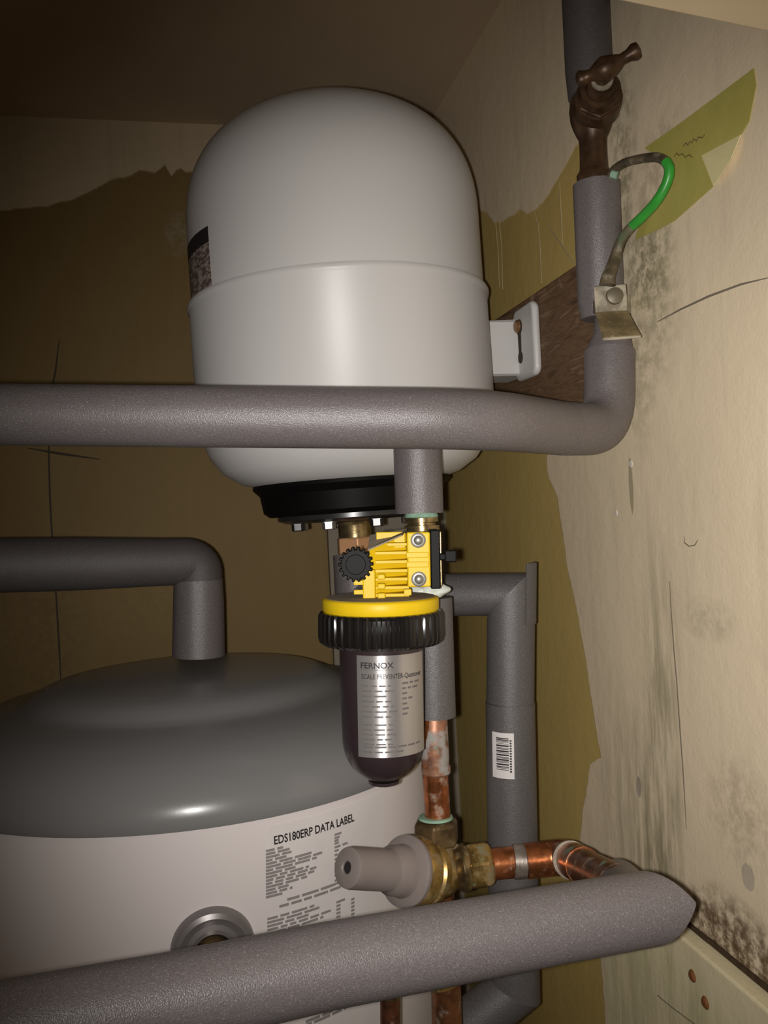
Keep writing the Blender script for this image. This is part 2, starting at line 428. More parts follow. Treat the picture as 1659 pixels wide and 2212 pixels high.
# caulk/mould line along the ledge, nails
def ribbon(name, pts, w, mat, parent, proj, off=.0006, taper=True, thick=.0005):
    pp = [proj(x, y, off) for x, y in pts]
    n = NR if proj is wr else NB
    mb = MB(); vs_, fs = [], []
    for i, p in enumerate(pp):
        d = (pp[min(i + 1, len(pp) - 1)] - pp[max(i - 1, 0)]).normalized(); s_ = d.cross(n).normalized()
        ww = w * (.35 if taper and i in (0, len(pp) - 1) else 1.0) * random.uniform(.85, 1.15) / 2
        vs_ += [p + s_ * ww, p - s_ * ww, p - s_ * ww + n * (off + .0002), p + s_ * ww + n * (off + .0002)]
    for i in range(len(pp) - 1):
        for k in range(4):
            fs.append([i * 4 + k, i * 4 + (k + 1) % 4, i * 4 + 4 + (k + 1) % 4, i * 4 + 4 + k])
    mb.add(vs_, fs + [[0, 1, 2, 3], [len(vs_) - 4 + k for k in range(4)]])
    return mb.build(name, mat, parent)
wallR, wallB = bpy.data.objects['wall_right'], bpy.data.objects['wall_back']
CRACK = m_plain('crack_dark', (.055, .04, .025), .8); DRIP = m_plain('paint_drip_cream', (.42, .35, .20), .5)
CAULK = m_plain('white_caulk', (.7, .66, .58), .5); RUST = m_plain('rust', (.19, .075, .025), .7, 0, .3, .4, 250)
CRACKL = m_plain('pencil_grey', (.21, .18, .13), .8)
ribbon('hairline_crack', [(1659, 600), (1600, 614), (1530, 640), (1470, 668), (1420, 695)], .0016, CRACKL, wallR, wr)
ribbon('hairline_crack', [(1446, 1255), (1450, 1330), (1455, 1400), (1462, 1480), (1468, 1570), (1476, 1680), (1482, 1790)], .0013, CRACKL, wallR, wr)
ribbon('pencil_mark', [(1477, 1158), (1478, 1172), (1487, 1180), (1500, 1178), (1507, 1166)], .0008, CRACKL, wallR, wr)
ribbon('paint_drip', [(1208, 392), (1209, 430), (1213, 500), (1214, 528)], .0014, DRIP, wallR, wr)
ribbon('paint_drip', [(1152, 455), (1161, 485), (1166, 540), (1169, 612)], .0014, DRIP, wallR, wr)
ribbon('paint_drip', [(1078, 478), (1083, 540), (1085, 625)], .0013, DRIP, wallR, wr)
ribbon('paint_drip', [(1070, 478), (1075, 540), (1078, 620)], .0010, DRIP, wallR, wr)
ribbon('scratch', [(1178, 480), (1200, 510), (1225, 548), (1242, 572)], .0016, DRIP, wallR, wr)
ribbon('wall_joint', [(128, 730), (120, 800), (112, 840), (105, 980), (108, 1080), (113, 1170), (122, 1300), (128, 1400), (132, 1490)], .0024, CRACK, wallB, wb)
ribbon('scratch', [(60, 968), (130, 980), (215, 992)], .004, CRACK, wallB, wb)
MOULD = m_plain('black_mould', (.07, .045, .025), .9, 0, .2, .5, 200)
ml = MB(); uu = pu0 + .12
while uu < 1.25:
    w_ = random.uniform(.02, .05); ml.box((uu, -random.uniform(.001, .0025), pz - .001), (uu + w_ + .001, 0, pz + random.uniform(.003, .0065)), M_R); uu += w_
ml.build('mould_line', MOULD, wallR, smooth=0)
ribbon('caulk_line', [(1462, 2012), (1480, 2024), (1500, 2038)], .004, CAULK, wallR, wr, .002)
ribbon('caulk_line', [(1523, 2054), (1535, 2060)], .005, CAULK, wallR, wr, .002)
for (x, y, w) in [(1363, 1002, .007), (1331, 1108, .006)]:
    p = wr(x, y); MB().lathe([(.0, .0008), (w * .4, .0006), (w * .5, 0)], 10, Matrix.Translation(p) @ Vector((0, 0, 1)).rotation_difference(-NR).to_matrix().to_4x4()).build('filler_dab', CAULK, wallR)
def wrp(x, y, off=0.0): return wr(x, y, PT + off)
for (x, y) in [(1496, 2108), (1524, 2166)]:
    p = wrp(x, y); Mn = Matrix.Translation(p) @ Vector((0, 0, 1)).rotation_difference(-NR).to_matrix().to_4x4()
    MB().lathe([(0, .0022), (.003, .002), (.0045, .0008), (.005, 0)], 14, Mn).build('nail_head', RUST, panel)
n = NR
pp = [wrp(1420, 2150, .0004), wrp(1450, 2175, .0004), wrp(1500, 2212, .0004), wrp(1560, 2260, .0004)]
MB().sweep(pp, .0005, 6).build('hairline_crack', CRACKL, panel)

# ------------------------------------------------------------------ timber board on the right wall
BT = .022
tl = M_Ri @ wr(1060, 690, BT); tr = M_Ri @ wr(1240, 582, BT); br = M_Ri @ wr(1262, 868, BT)
ztop = (tl.z + tr.z) / 2
zbot = br.z
bl = thing('timber_board', 'rough brown timber board fixed to the right wall behind the vessel bracket', 'board', M_R @ Vector((tl.x, 0, zbot)), M_R @ Matrix.Translation((tl.x, 0, zbot)))
u0 = .10; u1 = (M_Ri @ wr(1290, 800, BT)).x
MB().box((u0, -BT, zbot), (u1, -.0002, ztop), M_R).build('plank', WOOD, bl, bevel=.002)

# ------------------------------------------------------------------ hot water cylinder
CX, CY, CRD = -.232, 1.0, .275
zrim = EYE - .253
cyl = thing('hot_water_cylinder', 'large white hot water cylinder with a grey domed lid and data label', 'water cylinder', (CX, CY, 0))
Mc = Matrix.Translation((CX, CY, 0))
MB().lathe([(CRD - .01, .002), (CRD - .004, .006), (CRD - .004, zrim + .001)], 96, Mc).build('body', BODYW, cyl)
lidp = [(CRD - .012, -.004), (CRD + .0005, -.004), (CRD + .0015, .0), (CRD + .001, .010), (CRD - .003, .022), (CRD - .010, .034), (CRD - .021, .045), (CRD - .036, .055), (CRD - .055, .063), (CRD - .075, .0685), (CRD - .088, .071),
        (CRD - .097, .0735), (CRD - .104, .078), (CRD - .112, .084), (CRD - .125, .090), (CRD - .15, .0945), (CRD - .19, .098), (CRD - .23, .0995), (0, .10)]
lid = MB().lathe([(r, zrim + z * .88) for r, z in lidp], 96, Mc).build('lid', LIDG, cyl, smooth=60)

def cyl_hit(px, py, R, cx, cy):
    d = ray(px, py); A = d.x ** 2 + d.y ** 2; B = -2 * (d.x * cx + d.y * cy); C = cx * cx + cy * cy - R * R
    t = (-B - math.sqrt(max(0, B * B - 4 * A * C))) / (2 * A)
    x, y, z = d.x * t, d.y * t, d.z * t + EYE
    return math.atan2(y - cy, x - cx), z
def patch(R, a0, a1, z0, z1, n, Mo, thick=.0006, m=1, z0b=None, z1b=None):
    """curved sheet around a local z axis, thin but closed; z0b/z1b: heights at a1"""
    mb = MB(); vs_, fs = [], []
    z0b = z0 if z0b is None else z0b; z1b = z1 if z1b is None else z1b
    for rr in (R, R + thick):
        for i in range(n + 1):
            t = i / n; an = a0 + (a1 - a0) * t
            for j in range(m + 1):
                za = z0 + (z0b - z0) * t; zc = z1 + (z1b - z1) * t
                vs_.append((rr * math.cos(an), rr * math.sin(an), za + (zc - za) * j / m))
    L = (n + 1) * (m + 1)
    idx = lambda k, i, j: k * L + i * (m + 1) + j
    for i in range(n):
        for j in range(m):
            fs.append([idx(1, i, j), idx(1, i + 1, j), idx(1, i + 1, j + 1), idx(1, i, j + 1)])
            fs.append([idx(0, i, j), idx(0, i, j + 1), idx(0, i + 1, j + 1), idx(0, i + 1, j)])
        fs.append([idx(0, i, 0), idx(0, i + 1, 0), idx(1, i + 1, 0), idx(1, i, 0)])
        fs.append([idx(0, i, m), idx(1, i, m), idx(1, i + 1, m), idx(0, i + 1, m)])
    for j in range(m):
        fs.append([idx(0, 0, j), idx(1, 0, j), idx(1, 0, j + 1), idx(0, 0, j + 1)])
        fs.append([idx(0, n, j), idx(0, n, j + 1), idx(1, n, j + 1), idx(1, n, j)])
    return mb.add(vs_, fs, Mo)
def text_verts(s, bold=0.0):
    cu = bpy.data.curves.new('txt', 'FONT'); cu.body = s; cu.size = 1.0; cu.offset = bold; cu.resolution_u = 3
    ob = bpy.data.objects.new('txt', cu); scene.collection.objects.link(ob)
    bpy.context.view_layer.update()
    me = bpy.data.meshes.new_from_object(ob.evaluated_get(bpy.context.evaluated_depsgraph_get()))
    v = [tuple(p.co) for p in me.vertices]; f = [list(p.vertices) for p in me.polygons]
    bpy.data.objects.remove(ob); bpy.data.curves.remove(cu); bpy.data.meshes.remove(me)
    return v, f
def text_on_cyl(s, R, a_start, a_end, z_start, z_end, h, Mo, bold=0.0):
    """letters wrapped on a cylinder from angle a_start to a_end, baseline z_start..z_end, cap height h"""
    v, f = text_verts(s, bold)
    xs = [p[0] for p in v]; x0, x1 = min(xs), max(xs); cap = .69
    vs_ = []
    for p in v:
        t = (p[0] - x0) / (x1 - x0); an = a_start + (a_end - a_start) * t
        vs_.append((R * math.cos(an), R * math.sin(an), z_start + (z_end - z_start) * t + p[1] / cap * h))
    return MB().add(vs_, f, Mo)

RB = CRD - .004
# data label (paper) and its print
la0, lz0 = cyl_hit(575, 1752, RB, CX, CY); la1, lz1 = cyl_hit(822, 1705, RB, CX, CY)
_, lzb = cyl_hit(578, 2090, RB, CX, CY)
lzt = min(lz0, zrim - .012)
dl = patch(RB, la0, la1, EYE - .72, lzt, 14, Mc, .0003).build('data_label', PAPER, cyl)
RT = RB + .0006
a0, z0 = cyl_hit(592, 1824, RB, CX, CY); a1, z1 = cyl_hit(765, 1786, RB, CX, CY)
text_on_cyl('EDS180ERP DATA LABEL', RT, a0, a1, z0, z0, .0070, Mc, .022).build('title_lettering', INK, dl, smooth=0)
def bars(R, Mo, rows):
    """rows: list of (a_left, a_right(=list of word spans as angles), z, h) small word-shaped marks"""
    mb = MB()
    for spans, z, h in rows:
        for s0, s1 in spans:
            k = max(1, int(abs(s1 - s0) / .02))
            vs_, fs = [], []
            for i in range(k + 1):
                an = s0 + (s1 - s0) * i / k
                vs_ += [(R * math.cos(an), R * math.sin(an), z), (R * math.cos(an), R * math.sin(an), z + h)]
            for i in range(k): fs.append([2 * i, 2 * i + 2, 2 * i + 3, 2 * i + 1])
            mb.add(vs_, fs, Mo)
    return mb
def words(a, b, R, wmin=.006, wmax=.017, gap=.0022):
    out = []; x = 0.0; L = (b - a) * R
    while x < L - .002:
        w = min(random.uniform(wmin, wmax), L - x); out.append((a + x / R, a + (x + w) / R)); x += w + gap
    return out
def row_at(px0, py0, px1, R=RB, cx=CX, cy=CY):
    a, z = cyl_hit(px0, py0, R, cx, cy); b, _ = cyl_hit(px1, py0, R, cx, cy); return a, b, z
rows = []
ends = [612, 626, 632, 626, 674, 697, 685, 648, 668, 688, 687, 664, 632, 632, 610]
ya, yb = 1838, 1938
for i, e in enumerate(ends):
    y = ya + (yb - ya) * i / (len(ends) - 1)
    a, b, z = row_at(574, y + 3, e); rows.append((words(a, b, RB), z, .0022))
for i, (y, e) in enumerate([(1806, 742), (1813, 733), (1819, 732), (1825, 736), (1833, 752), (1841, 731), (1850, 729), (1859, 729), (1868, 729), (1880, 730), (1894, 731), (1905, 733), (1912, 738)]):
    a, b, z = row_at(722, y, e); rows.append((words(a, b, RB, .004, .012), z, .0021))
for (x0_, x1_, y) in [(620, 745, 1946), (603, 752, 1961)]:
    a, b, z = row_at(x0_, y, x1_); rows.append((words(a, b, RB), z, .0024))
for i in range(7):
    y = 1952 + i * 8
    for xx, x2 in ((726, 745 if i == 0 else 735), (758, 765)):
        a, b, z = row_at(xx, y - (6 if xx > 740 else 0), x2); rows.append(([(a, b)], z, .0022))
for i, e in enumerate([680, 692, 672, 716, 700]):
    a, b, z = row_at(577, 1988 + i * 8, e); rows.append((words(a, b, RB), z, .0022))
for i, (x0_, e) in enumerate([(604, 760), (604, 765), (640, 775), (660, 795), (640, 790)]):
    a, b, z = row_at(x0_, 2165 + i * 15, e); rows.append((words(a, b, RB), z, .0026))
bars(RT, Mc, rows).build('small_print', INKG, dl, smooth=0)['kind'] = 'stuff'
# rosette round the side port
ra, rz = cyl_hit(460, 2048, RB, CX, CY)
Mp = Mc @ Matrix.Translation((RB * math.cos(ra), RB * math.sin(ra), rz)) @ Vector((0, 0, 1)).rotation_difference(Vector((math.cos(ra), math.sin(ra), 0))).to_matrix().to_4x4()
R0 = .0350
ro = MB().lathe([(R0, -.006), (R0, .006), (R0 - .002, .010), (R0 - .006, .0115), (.023, .0085), (.0190, .0095), (.0172, .0130), (.0155, .0105), (.0150, .002), (.0150, -.004)], 48, Mp).build('port_rosette', ROSE, cyl)
MB().lathe([(.0135, -.004), (.0135, .008), (.012, .010), (.0085, .010), (.0085, .003), (0, .003)], 24, Mp).build('brass_port', BRASSP, ro)

# ------------------------------------------------------------------ expansion vessel
TD = .93; TR = .1555
ta = P(738, 750, TD)
tup = (P(712, 380, TD) - P(764, 1122, TD)).normalized()
tb = P(764, 1110, TD)
zx = tup; xx = Vector((1, 0, 0)); yy = zx.cross(xx).normalized(); xx = yy.cross(zx)
Mt = Matrix(((xx.x, yy.x, zx.x, tb.x), (xx.y, yy.y, zx.y, tb.y), (xx.z, yy.z, zx.z, tb.z), (0, 0, 0, 1)))
ves = thing('expansion_vessel', 'white round expansion vessel hanging above the cylinder', 'expansion vessel', None, Mt)
def th(py, depth): return (H / 2 - py) / F * depth          # height above the vessel base line
seam = .222
low = [(.0, .030), (.06, .030), (.095, .032), (.115, .038), (.133, .050), (.145, .066), (.153, .087), (TR, .112), (TR, seam - .008), (TR + .0018, seam - .0055), (TR + .0022, seam - .002), (TR + .001, seam + .0005), (TR - .004, seam + .0005)]
MB().lathe(low, 96, Mt).build('lower_shell', WHITE, ves, smooth=50)
z1_ = .318; dome = .126
up = [(TR - .0035, seam - .002), (TR - .003, seam + .004), (TR - .003, z1_ - .02)]
for k in range(1, 25):
    a = math.pi / 2 * k / 24; ex_ = 2 / 2.45
    up.append(((TR - .003) * max(0, math.cos(a)) ** ex_, z1_ - .02 + dome * math.sin(a) ** ex_))
MB().lathe(up, 96, Mt).build('upper_shell', WHITE, ves, smooth=50)
MB().lathe([(.103, .036), (.104, .031), (.100, .027), (.097, .024), (.094, .006), (.088, .0015), (.07, .0015), (.07, .03)], 72, Mt).build('base_ring', BLACK, ves)
MB().lathe([(.080, .002), (.080, -.003), (.072, -.006), (.03, -.007), (.022, -.008)], 60, Mt).build('base_plate', DSTEEL, ves)
for k in range(8):
    an = math.radians(-112 + 45 * k); bx, by = .062 * math.cos(an), .062 * math.sin(an)
    Mb_ = Mt @ Matrix.Translation((bx, by, -.0045))
    MB().lathe([(.0085, 0), (.0085, -.002), (.0068, -.002), (.0068, -.0085), (.0055, -.0095), (0, -.0095)], 6, Mb_).build('flange_bolt', STEEL if k % 2 == 0 else DSTEEL, ves, smooth=0)
MB().lathe([(.022, -.006), (.0185, -.009), (.0175, -.012), (.0175, -.026), (.016, -.027)], 40, Mt).build('neck', BRASSP, ves)
MB().lathe([(.0205, -.0245), (.0215, -.026), (.0215, -.040), (.0205, -.042), (.012, -.042)], 6, Mt @ Matrix.Rotation(math.radians(-22), 4, 'Z')).build('union_nut', NUTC, ves, smooth=0, bevel=.001)
# label at the left edge
def ves_hit(px, py, R):
    d = ray(px, py); o_ = Mt.inverted() @ Vector((0, 0, EYE)); dd = Mt.inverted().to_3x3() @ d
    A = dd.x ** 2 + dd.y ** 2; B = 2 * (o_.x * dd.x + o_.y * dd.y); C = o_.x ** 2 + o_.y ** 2 - R * R
    t = (-B - math.sqrt(max(0, B * B - 4 * A * C))) / (2 * A); q = o_ + dd * t
    return math.atan2(q.y, q.x), q.z
la, z_t = ves_hit(449, 488, TR - .003); _, z_m = ves_hit(451, 522, TR - .003); _, z_b = ves_hit(458, 636, TR - .003)
lab = patch(TR - .003, la - math.radians(75), la, z_b, z_m, 14, Mt, .0004).build('rating_label', LABELG, ves)
patch(TR - .003, la - math.radians(75), la, z_m, z_t, 14, Mt, .0005).build('black_band', INK, lab)
# bracket: arm from the shell to the board, flange turned along the board
zf0 = (P(1190, 800, .93)).z; zf1 = (P(1190, 655, .93)).z
cB = CR_ - BT
def along(Y, off=0.0): return Vector(((cB - off - SA * Y) / CA, Y, 0))
Yn, Yf = .925, .978
pn, pf = along(Yn, .0), along(Yf, .0)
Mbr = Matrix(((SA, CA, 0, pf.x), (-CA, SA, 0, pf.y), (0, 0, 1, 0), (0, 0, 0, 1)))   # x to camera along board, y into board
Lf = (pn - pf).length
brk = MB()
zc, zh = (zf0 + zf1) / 2, (zf1 - zf0) / 2
# flange plate with keyhole built as rounded plate; rim rolled towards viewer side
def rrect(x0, z0, x1, z1, r, n=5):
    o_ = []
    for cx_, cz_, a_ in ((x1 - r, z1 - r, 0), (x0 + r, z1 - r, 90), (x0 + r, z0 + r, 180), (x1 - r, z0 + r, 270)):
        for k in range(n + 1):
            an = math.radians(a_ + 90 * k / n); o_.append((cx_ + r * math.cos(an), cz_ + r * math.sin(an)))
    return o_
brk.prism(rrect(-.006, zf0 - .004, Lf, zf1 + .004, .010), -.0085, -.0002, Mbr)
bracket = brk.build('bracket_flange', WHITE, ves, bevel=.0035, seg=3)
arm = MB()
# arm is a U channel: web facing the camera, folded top and bottom
axis_p = Vector((Mt @ Vector((0, 0, (zc - tb.z))))); 
def armpt(x, y, z): return Mbr @ Vector((x, y, z))
g = .175
web = rrect(0, 0, 1, 1, .1)
ainner = -.095
for (yA, yB, zA, zB, xA, xB) in [(ainner, -.002, zf0 + .002, zf1 - .008, .004, .008)]:
    arm.box((xA, yA, zA), (xB, yB, zB), Mbr)
    arm.box((-.045, yA, zB - .004), (xB, yB, zB), Mbr); arm.box((-.045, yA, zA), (xB, yB, zA + .004), Mbr)
arm.build('bracket_arm', WHITE, ves, bevel=.003, seg=3)
# keyhole: dark slot set on the flange face, with the screw seen in it
kx = .014
kz1 = wr(1150, 700, BT + .0087); 
HOLE = m_plain('keyhole_dark', (.035, .022, .014), .8)
kp = []
kzt, kzb = zc + zh * .52, zc - zh * .42
def disc_pts(cx_, cz_, r, a0_, a1_, n=10): return [(cx_ + r * math.cos(math.radians(a0_ + (a1_ - a0_) * k / n)), cz_ + r * math.sin(math.radians(a0_ + (a1_ - a0_) * k / n))) for k in range(n + 1)]
kp = disc_pts(kx, kzt, .0085, -60, 240) + disc_pts(kx, kzb, .0065, 120, 420)
MB().prism(kp, -.0091, -.0084, Mbr).build('keyhole', HOLE, bracket)
Ms = Mbr @ Matrix.Translation((kx - .001, -.009, kzt + .001)) @ Matrix.Rotation(math.radians(90), 4, 'X')
sc_ = MB().lathe([(.0072, 0), (.0072, .002), (.0055, .0038), (0, .0042)], 18, Ms).build('screw', m_plain('brass_screw', (.28, .15, .07), .4, .6), bracket)

# ------------------------------------------------------------------ pipes
def pw(px_w, Y): return px_w * Y / F / 2
def sleeve(name, pts, mat, parent, r=None, n0=None, n1=None, n=36):
    """pts (px,py,Y,width px)"""
    v = [P(x, y, Y) for x, y, Y, w in pts]; rr = [pw(w, Y) if r is None else r for x, y, Y, w in pts]
    return MB().sweep(v, rr, n, n0, n1).build(name, mat, parent)
def sleeve_path(name, v, rr, mat, parent, n0=None, n1=None, n=36, smooth=35): return MB().sweep(v, rr, n, n0, n1).build(name, mat, parent, smooth=smooth)

# --- A: upper run across the vessel, up the right wall
fp = thing('insulated_pipe', 'grey lagged pipe crossing in front of the white vessel, bending up at right', 'pipe', P(1318, 940, .77))
RO = .0218
base_pts = [P(-1100, 884, .62), P(560, 901, .62), P(1040, 905, .625), P(1215, 926, .715)]
hp = path_round(base_pts, [0, .05, .05, 0], 6)
sleeve_path('foam_sleeve', hp, [RO] * len(hp), FOAM, fp)
el = path_round([P(1213, 926, .714), P(1315, 929, .765), P(1317, 760, .775)], [0, .040, 0], 12)
sleeve_path('elbow_sleeve', el, [RO * 1.006] * len(el), FOAM, fp)
sleeve('foam_sleeve', [(1317, 764, .775, 104), (1322, 722, .776, 78), (1322, 690, .776, 74)], FOAM, fp)
sleeve('foam_sleeve', [(1299, 688, .775, 84), (1298, 655, .775, 98), (1288, 398, .775, 100)], FOAM, fp)
sleeve('copper_tube', [(1313, 800, .776, 40), (1290, 395, .775, 52)], COPPERP, fp)
tp = path_round([P(897, 905, .63), P(900, 912, .755), P(906, 1109, .755)], [0, .02, 0], 6)
sleeve_path('tee_sleeve', tp, [.0207] * len(tp), FOAM, fp)
# --- upper riser above the stop valve
ur = thing('insulated_pipe', 'short length of grey lagged pipe rising above the old stop valve to the top edge', 'pipe', P(1272, 200, .775))
sleeve('foam_sleeve', [(1277, 208, .775, 98), (1272, 150, .775, 101), (1262, -60, .775, 101)], FOAM_D, ur)
v0 = P(1262, -60, .775); v1 = Vector((v0.x, v0.y, CEIL - .002))
MB().sweep([v0, v1], .0205, 28).build('foam_sleeve', FOAM_D, ur)

# --- stop valve
sv = thing('stop_valve', 'dark brown aged stop valve with a crossbar handle on the right riser', 'valve', P(1284, 398, .775))
def vp(px, py): return P(px, py, .775)
zz = (vp(1277, 205) - vp(1284, 400)).normalized()
q = Vector((0, 0, 1)).rotation_difference(zz).to_matrix().to_4x4()
Mv = Matrix.Translation(vp(1284, 400)) @ q
k = .775 / F
prof = [(20, -6), (34, -4), (37, 4), (37, 22), (33, 28), (30, 34), (29, 60), (29, 85), (30, 100), (36, 112), (40, 122), (46, 140), (48, 160), (46, 180), (40, 192), (34, 200), (32, 212), (20, 214)]
MB().lathe([(r * k, z * k) for r, z in prof], 36, Mv).build('valve_body', OLDBR, sv, smooth=50)
# bonnet leaning out to the viewer
b0 = P(1288, 232, .765); b1 = P(1300, 178, .728); b2 = P(1304, 150, .712)
MB().sweep([b0, b0.lerp(b1, .4), b0.lerp(b1, .41), b0.lerp(b1, .75), b0.lerp(b1, .76), b1], [.0205, .0200, .0165, .0165, .0125, .0115], 24).build('bonnet', OLDBR, sv)
MB().sweep([b0.lerp(b1, .30), b0.lerp(b1, .48)], [.0195, .0195], 6).build('gland_nut', OLDBR, sv, smooth=0, bevel=.001)
MB().sweep([b1.lerp(b2, -.2), b2], .0062, 16).build('spindle', OLDBR, sv)
MB().sweep([b1.lerp(b2, .1), b1.lerp(b2, .25)], .009, 18).build('collar_ring', CLAMPM, sv)
h0, h1, h2 = P(1247, 175, .722), P(1306, 150, .712), P(1378, 108, .705)
hd = [h0.lerp(h1, -.05), h0.lerp(h1, .02), h0.lerp(h1, .14), h0.lerp(h1, .28), h0.lerp(h1, .5), h0.lerp(h1, .8), h1, h1.lerp(h2, .25), h1.lerp(h2, .5), h1.lerp(h2, .72), h1.lerp(h2, .88), h1.lerp(h2, 1.0), h1.lerp(h2, 1.05)]
MB().sweep(hd, [.001, .0058, .0072, .0058, .0048, .0090, .0105, .0082, .0045, .0050, .0070, .0064, .001], 20).build('crossbar_handle', OLDBR, sv, smooth=60)

# --- earth clamp and wire
ec = thing('earth_clamp', 'paint-splashed metal earth clamp strapped on the right riser', 'clamp', P(1320, 660, .745))
cY = .738
def quad_plate(pts, Ys, th_, mat, name, parent, bevel=.001):
    v = [P(x, y, Y) for (x, y), Y in zip(pts, Ys)]
    nn = (v[1] - v[0]).cross(v[2] - v[0]).normalized()
    if nn.y < 0: nn = -nn
    m = len(v)
    f = [list(range(m)), [m + i for i in range(m)][::-1]] + [[i, m + i, m + (i + 1) % m, (i + 1) % m] for i in range(m)]
    return MB().add(v + [p + nn * th_ for p in v], f).build(name, mat, parent, smooth=0, bevel=bevel)
quad_plate([(1283, 618), (1353, 613), (1357, 672), (1287, 676)], [cY, cY, cY, cY], .003, CLAMPM, 'clamp_plate', ec)
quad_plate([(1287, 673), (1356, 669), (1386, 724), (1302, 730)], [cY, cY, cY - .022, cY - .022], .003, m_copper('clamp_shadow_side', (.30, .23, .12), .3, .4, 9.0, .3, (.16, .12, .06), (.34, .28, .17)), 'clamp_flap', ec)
quad_plate([(1302, 729), (1386, 723), (1386, 729), (1302, 736)], [cY - .022] * 4, .003, CLAMPM, 'flap_lip', ec)
scp = P(1327, 640, cY - .002)
MB().sweep([scp, scp + Vector((0, -.0035, 0)), scp + Vector((0, -.0045, 0))], [.0072, .0068, .004], 16).build('terminal_screw', m_plain('dull_screw', (.16, .135, .095), .5, .5), ec)
quad_plate([(1298, 628), (1343, 627), (1346, 650), (1336, 665), (1318, 665)], [cY - .0008] * 5, .001, m_plain('worn_plate', (.24, .20, .14), .5, .2, .5, .25, 150), 'worn_face', ec, 0)
cc = P(1313, 665, .776)
MB().lathe([(.0185, -.008), (.0195, -.008), (.0195, .008), (.0185, .008), (.0185, -.008)], 32, Matrix.Translation(cc)).build('strap', CLAMPM, ec)
quad_plate([(1290, 640), (1330, 640), (1330, 668), (1290, 670)], [cY + .003] * 4, .016, m_plain('clamp_block', (.15, .12, .08), .5, .3), 'clamp_block', ec)

ew = thing('earth_wire', 'green earth wire looping from the stop valve down to the earth clamp', 'wire', P(1312, 612, .735))
wpts = [(1318, 384, .748), (1326, 368, .745), (1350, 352, .735), (1385, 343, .715), (1418, 340, .695), (1438, 348, .685)]
gpts = [(1438, 348, .685), (1446, 366, .683), (1440, 396, .686), (1420, 432, .694), (1392, 464, .708), (1366, 488, .720)]
dpts = [(1366, 488, .720), (1346, 512, .730), (1334, 540, .736), (1324, 572, .735), (1314, 600, .734), (1312, 616, .734)]
def smoothp(pts, n=6):
    v = [P(*p) for p in pts]; v = [v[0] * 2 - v[1]] + v + [v[-1] * 2 - v[-2]]; out = []
    for i in range(1, len(v) - 2):
        for k_ in range(n):
            t = k_ / n; p0, p1, p2, p3 = v[i - 1], v[i], v[i + 1], v[i + 2]
            out.append(.5 * (2 * p1 + (p2 - p0) * t + (2 * p0 - 5 * p1 + 4 * p2 - p3) * t * t + (3 * p1 - p0 - 3 * p2 + p3) * t ** 3))
    out.append(v[-2]); return out
MB().sweep(smoothp(wpts), .0037, 14).build('stained_sheath', BROWNW, ew)
MB().sweep(smoothp(gpts), .0040, 14).build('green_sheath', GREENW, ew)
sd = smoothp(dpts); MB().sweep(sd, [.0040 + .003 * (i / (len(sd) - 1)) ** 2 for i in range(len(sd))], 14).build('stained_sheath', BROWNW, ew)
MB().sweep([P(1320, 376, .742), P(1334, 379, .74)], .0032, 10).build('wire_end', GREENJ, ew)

# --- tape on the wall
tpz = thing('paper_tape', 'yellow tape strip peeling off the cream wall beside the green wire', 'tape', wr(1400, 480))
def tape_mesh(poly, offs, mat, name, th_=.0005):
    v = [wr(x, y, o_) for (x, y), o_ in zip(poly, offs)]; m = len(v)
    c = sum(v, Vector()) / m
    vs_ = v + [p + NR * th_ for p in v]
    f = [list(range(m)), [m + i for i in range(m)][::-1]] + [[i, m + i, m + (i + 1) % m, (i + 1) % m] for i in range(m)]
    return MB().add(vs_, f).build(name, mat, tpz, smooth=30)
tape_mesh([(1392, 320), (1470, 265), (1552, 204), (1600, 258), (1515, 336), (1500, 330), (1438, 348)], [.0012] * 7, TAPE, 'tape_upper')
tape_mesh([(1552, 204), (1628, 147), (1633, 185), (1618, 262), (1600, 292), (1515, 336)], [.0014, .002, .002, .0016, .0012, .0012], TAPE, 'tape_corner')
tape_mesh([(1438, 348), (1500, 330), (1515, 336), (1541, 402), (1458, 476), (1425, 494), (1372, 518), (1378, 492), (1415, 432), (1436, 385)], [.0012] * 10, TAPE, 'tape_lower')
fo = tape_mesh([(1515, 336), (1600, 291), (1578, 345), (1541, 403)], [.003, .003, .006, .004], TAPEF, 'folded_corner')
SCR = m_plain('pencil_writing', (.16, .12, .05), .7)
for pts in ([(1476, 316), (1482, 308), (1486, 314), (1490, 306), (1496, 308), (1498, 300), (1505, 305), (1508, 296), (1516, 298), (1522, 291)],
            [(1456, 338), (1462, 330), (1466, 336), (1474, 332), (1480, 340), (1488, 334), (1496, 340)]):
    MB().sweep([wr(x, y, .0016) for x, y in pts], .00035, 5).build('scribble', SCR, tpz)

# --- B: pipe below the filter with corroded copper
cpz = thing('copper_pipe', 'corroded copper pipe with a grey lagging sleeve running down behind the filter bowl', 'pipe', P(941, 1760, .76))
sleeve('foam_sleeve', [(931, 1290, .765, 92), (937, 1546, .765, 96)], FOAM_P, cpz)
sleeve('copper_tube', [(905, 1100, .765, 54), (946, 1770, .765, 56)], COPPER, cpz)
sleeve('coupling', [(936, 1540, .765, 50), (937, 1546, .765, 58), (940, 1640, .765, 61), (941, 1652, .765, 58), (941, 1655, .765, 64), (942, 1668, .765, 63), (942, 1672, .765, 56)], COPPERP, cpz)

